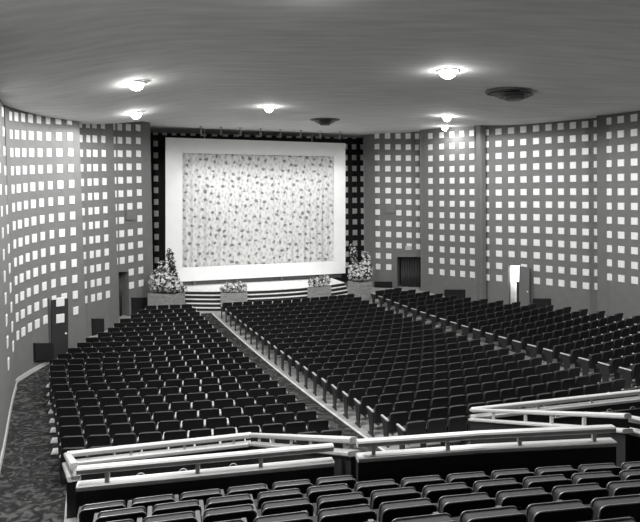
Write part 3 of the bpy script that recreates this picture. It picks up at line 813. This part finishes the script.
rail_run('stair_rail', [Fb, Ca+Vector((-.03, .1, 0))], 'sloping white stair rail joining the rear and upper left rails', [(0, .12), (0, .3), (0, .5), (0, .68)], gap=.16, th=.07)
rail_run('guard_rail', [Ga, Gb], 'white double rail behind the last row of the centre block', [(0, .28), (0, .52), (0, .75)], gap=.16, th=.09)
rail_run('stair_rail', [Ga, SE], 'sloping white stair rail joining the rear and upper right rails', [(0, .2), (0, .45), (0, .62), (0, .8)], gap=.2, th=.065)
rail_run('guard_rail', [Ni, Nj], 'short white rail where the right upper seats begin', [(0, .4)], gap=.17)
parapet('wall_parapet_left', [Na, Nb], -.1); parapet('wall_parapet_middle', [Ca, Cm, Cb], -.1)
parapet('wall_parapet_rear_left', [Fa, Fb], -.1, th=.1); parapet('wall_parapet_rear_right', [Ga, Gb], -.1, th=.1)
parapet('wall_parapet_right', [Ni, Nj], -.1)
parapet('wall_stair_left', [Fb, Ca+Vector((-.03, .1, 0))], -.1, th=.08); parapet('wall_stair_right', [Ga, SE], -.1, th=.08, gap=.25)
# thin pipe handrails with hooked brackets
def hand_rail(a, b, hooks, label):
    root = empty('hand_rail', a); iv = Matrix.Translation(a).inverted()
    mb = MB(); mb.tube([a, b], .016, 8); o = mb.build('pipe', 'metal', root, True); o.matrix_parent_inverse = iv
    d = (b-a).normalized()
    for t in hooks:
        p = a.lerp(b, t); mb = MB()
        mb.tube([p+d*(.075*math.cos(k*math.pi/6))+Vector((0, .02, .07*math.sin(k*math.pi/6)-.02)) for k in range(7)], .011, 6)
        mb.tube([p+d*.075+Vector((0, .02, -.02)), p+d*.075+Vector((0, .16, -.06))], .011, 6)
        o = mb.build('bracket', 'rail', root, True); o.matrix_parent_inverse = iv
    tag(root, label, 'handrail', 'thin pipe handrails between the white rails')
hand_rail(px(125, 478, 10.80), px(247, 465.3, 11.42), (.12, .46, .88), 'thin pipe handrail with hooks between the left double rails')
hand_rail(px(553, 418, 13.36), px(652, 407, 14.10), (.05, .32, .56, .8), 'thin pipe handrail with hooks between the right double rails')

# ------------------------------------------------------------------ ceiling lamps and diffusers
def on_ceiling(x, y):
    z = 15.0
    for _ in range(40):
        X = (x-320)*z/FPX; z = .5*z+.5*((ceil_z(X, z)-E)*FPX/(YH-y))
    return Vector(((x-320)*z/FPX, z, ceil_z((x-320)*z/FPX, z)))
def ceiling_light(p, r, label, power, group='ceiling lamps', name='ceiling_light', lamp='lamp'):
    root = empty(name, p)
    mb = MB(); mb.lathe([(r*1.35, .02), (r*1.4, -.02), (r*1.15, -.035), (r, -.02), (r, .03)], 20); mb.build('trim_ring', 'white', root, True)
    mb = MB(); mb.lathe([(r, -.015), (r*.97, -.09), (r*.8, -.17), (r*.45, -.23), (r*.01, -.25)], 20); mb.build('lens', 'lens', root, True)
    l = bpy.data.lights.new(lamp, 'SPOT'); l.energy = power; l.shadow_soft_size = .16; l.spot_size = math.radians(178); l.spot_blend = .12
    lo = link(lamp, l, root); lo.location = (0, 0, -.42)
    tag(root, label, 'ceiling light', group)
LG = [(136, 82.5, .20, 'ceiling lamp over the left block, brightest near the left wall'), (136, 112.5, .17, 'smaller ceiling lamp close to the lit left pilaster'),
      (269, 106.5, .17, 'lone ceiling lamp in front of the screen'), (448, 70.5, .22, 'large glaring ceiling lamp beside the big round vent'),
      (447, 116, .17, 'smaller ceiling lamp above the right tiled wall'), (445, 126, .15, 'faint ceiling lamp close to the right front wall')]
for i, (x, y, r, lab) in enumerate(LG): ceiling_light(on_ceiling(x, y), r*1.15, lab, LAMP_W*(1, .55, .7, 1, .6, .1)[i])
# lamps of the same ceiling just outside the frame: the one whose glow shows at the top edge,
# its mirror image over the right block, and the one that whitens the near end of the left wall
for nm, x, y, k, lab in (('middle', -.09, 11.0, 1, 'ceiling lamp over the aisle in front of the upper seats'),
                         ('right', 10.4, 15.15, 1, 'ceiling lamp over the rear of the right seating block'),
                         ('left', -3.9, 7.0, 1.3, 'ceiling lamp close to the near end of left wall')):
    ceiling_light(Vector((x, y, ceil_z(x, y))), .22, lab, REAR_W*k, name='ceiling_light_%s_offscreen' % nm, lamp='ceiling_lamp_%s_offscreen' % nm)
def diffuser(p, r, label):
    root = empty('ceiling_vent', p)
    mb = MB(); mb.lathe([(r, .02), (r*1.02, -.02), (r*.93, -.035), (r*.9, .02)], 28); mb.build('rim', 'vent', root, True)
    for k, (q, zz) in enumerate(((.84, -.05), (.68, -.12), (.52, -.19), (.36, -.25))):
        mb = MB(); mb.lathe([(r*q*.72, zz+.06), (r*q, zz), (r*q*.99, zz-.012), (r*q*.7, zz+.045)], 28); mb.build('ring', 'vent', root, True)
    mb = MB(); mb.lathe([(r*.4, -.05), (r*.34, -.27), (r*.28, -.29), (.001, -.29)], 24); mb.build('centre_cone', 'vent', root, True)
    mb = MB(); mb.lathe([(r*.92, .0), (.001, -.012)], 28); mb.build('duct', 'vent', root)
    tag(root, label, 'vent', 'round ceiling diffusers')
diffuser(on_ceiling(514, 92), .97, 'big round stepped ceiling vent beside the glaring lamp')
diffuser(on_ceiling(325, 119.5), .75, 'round stepped ceiling vent just in front of the screen')
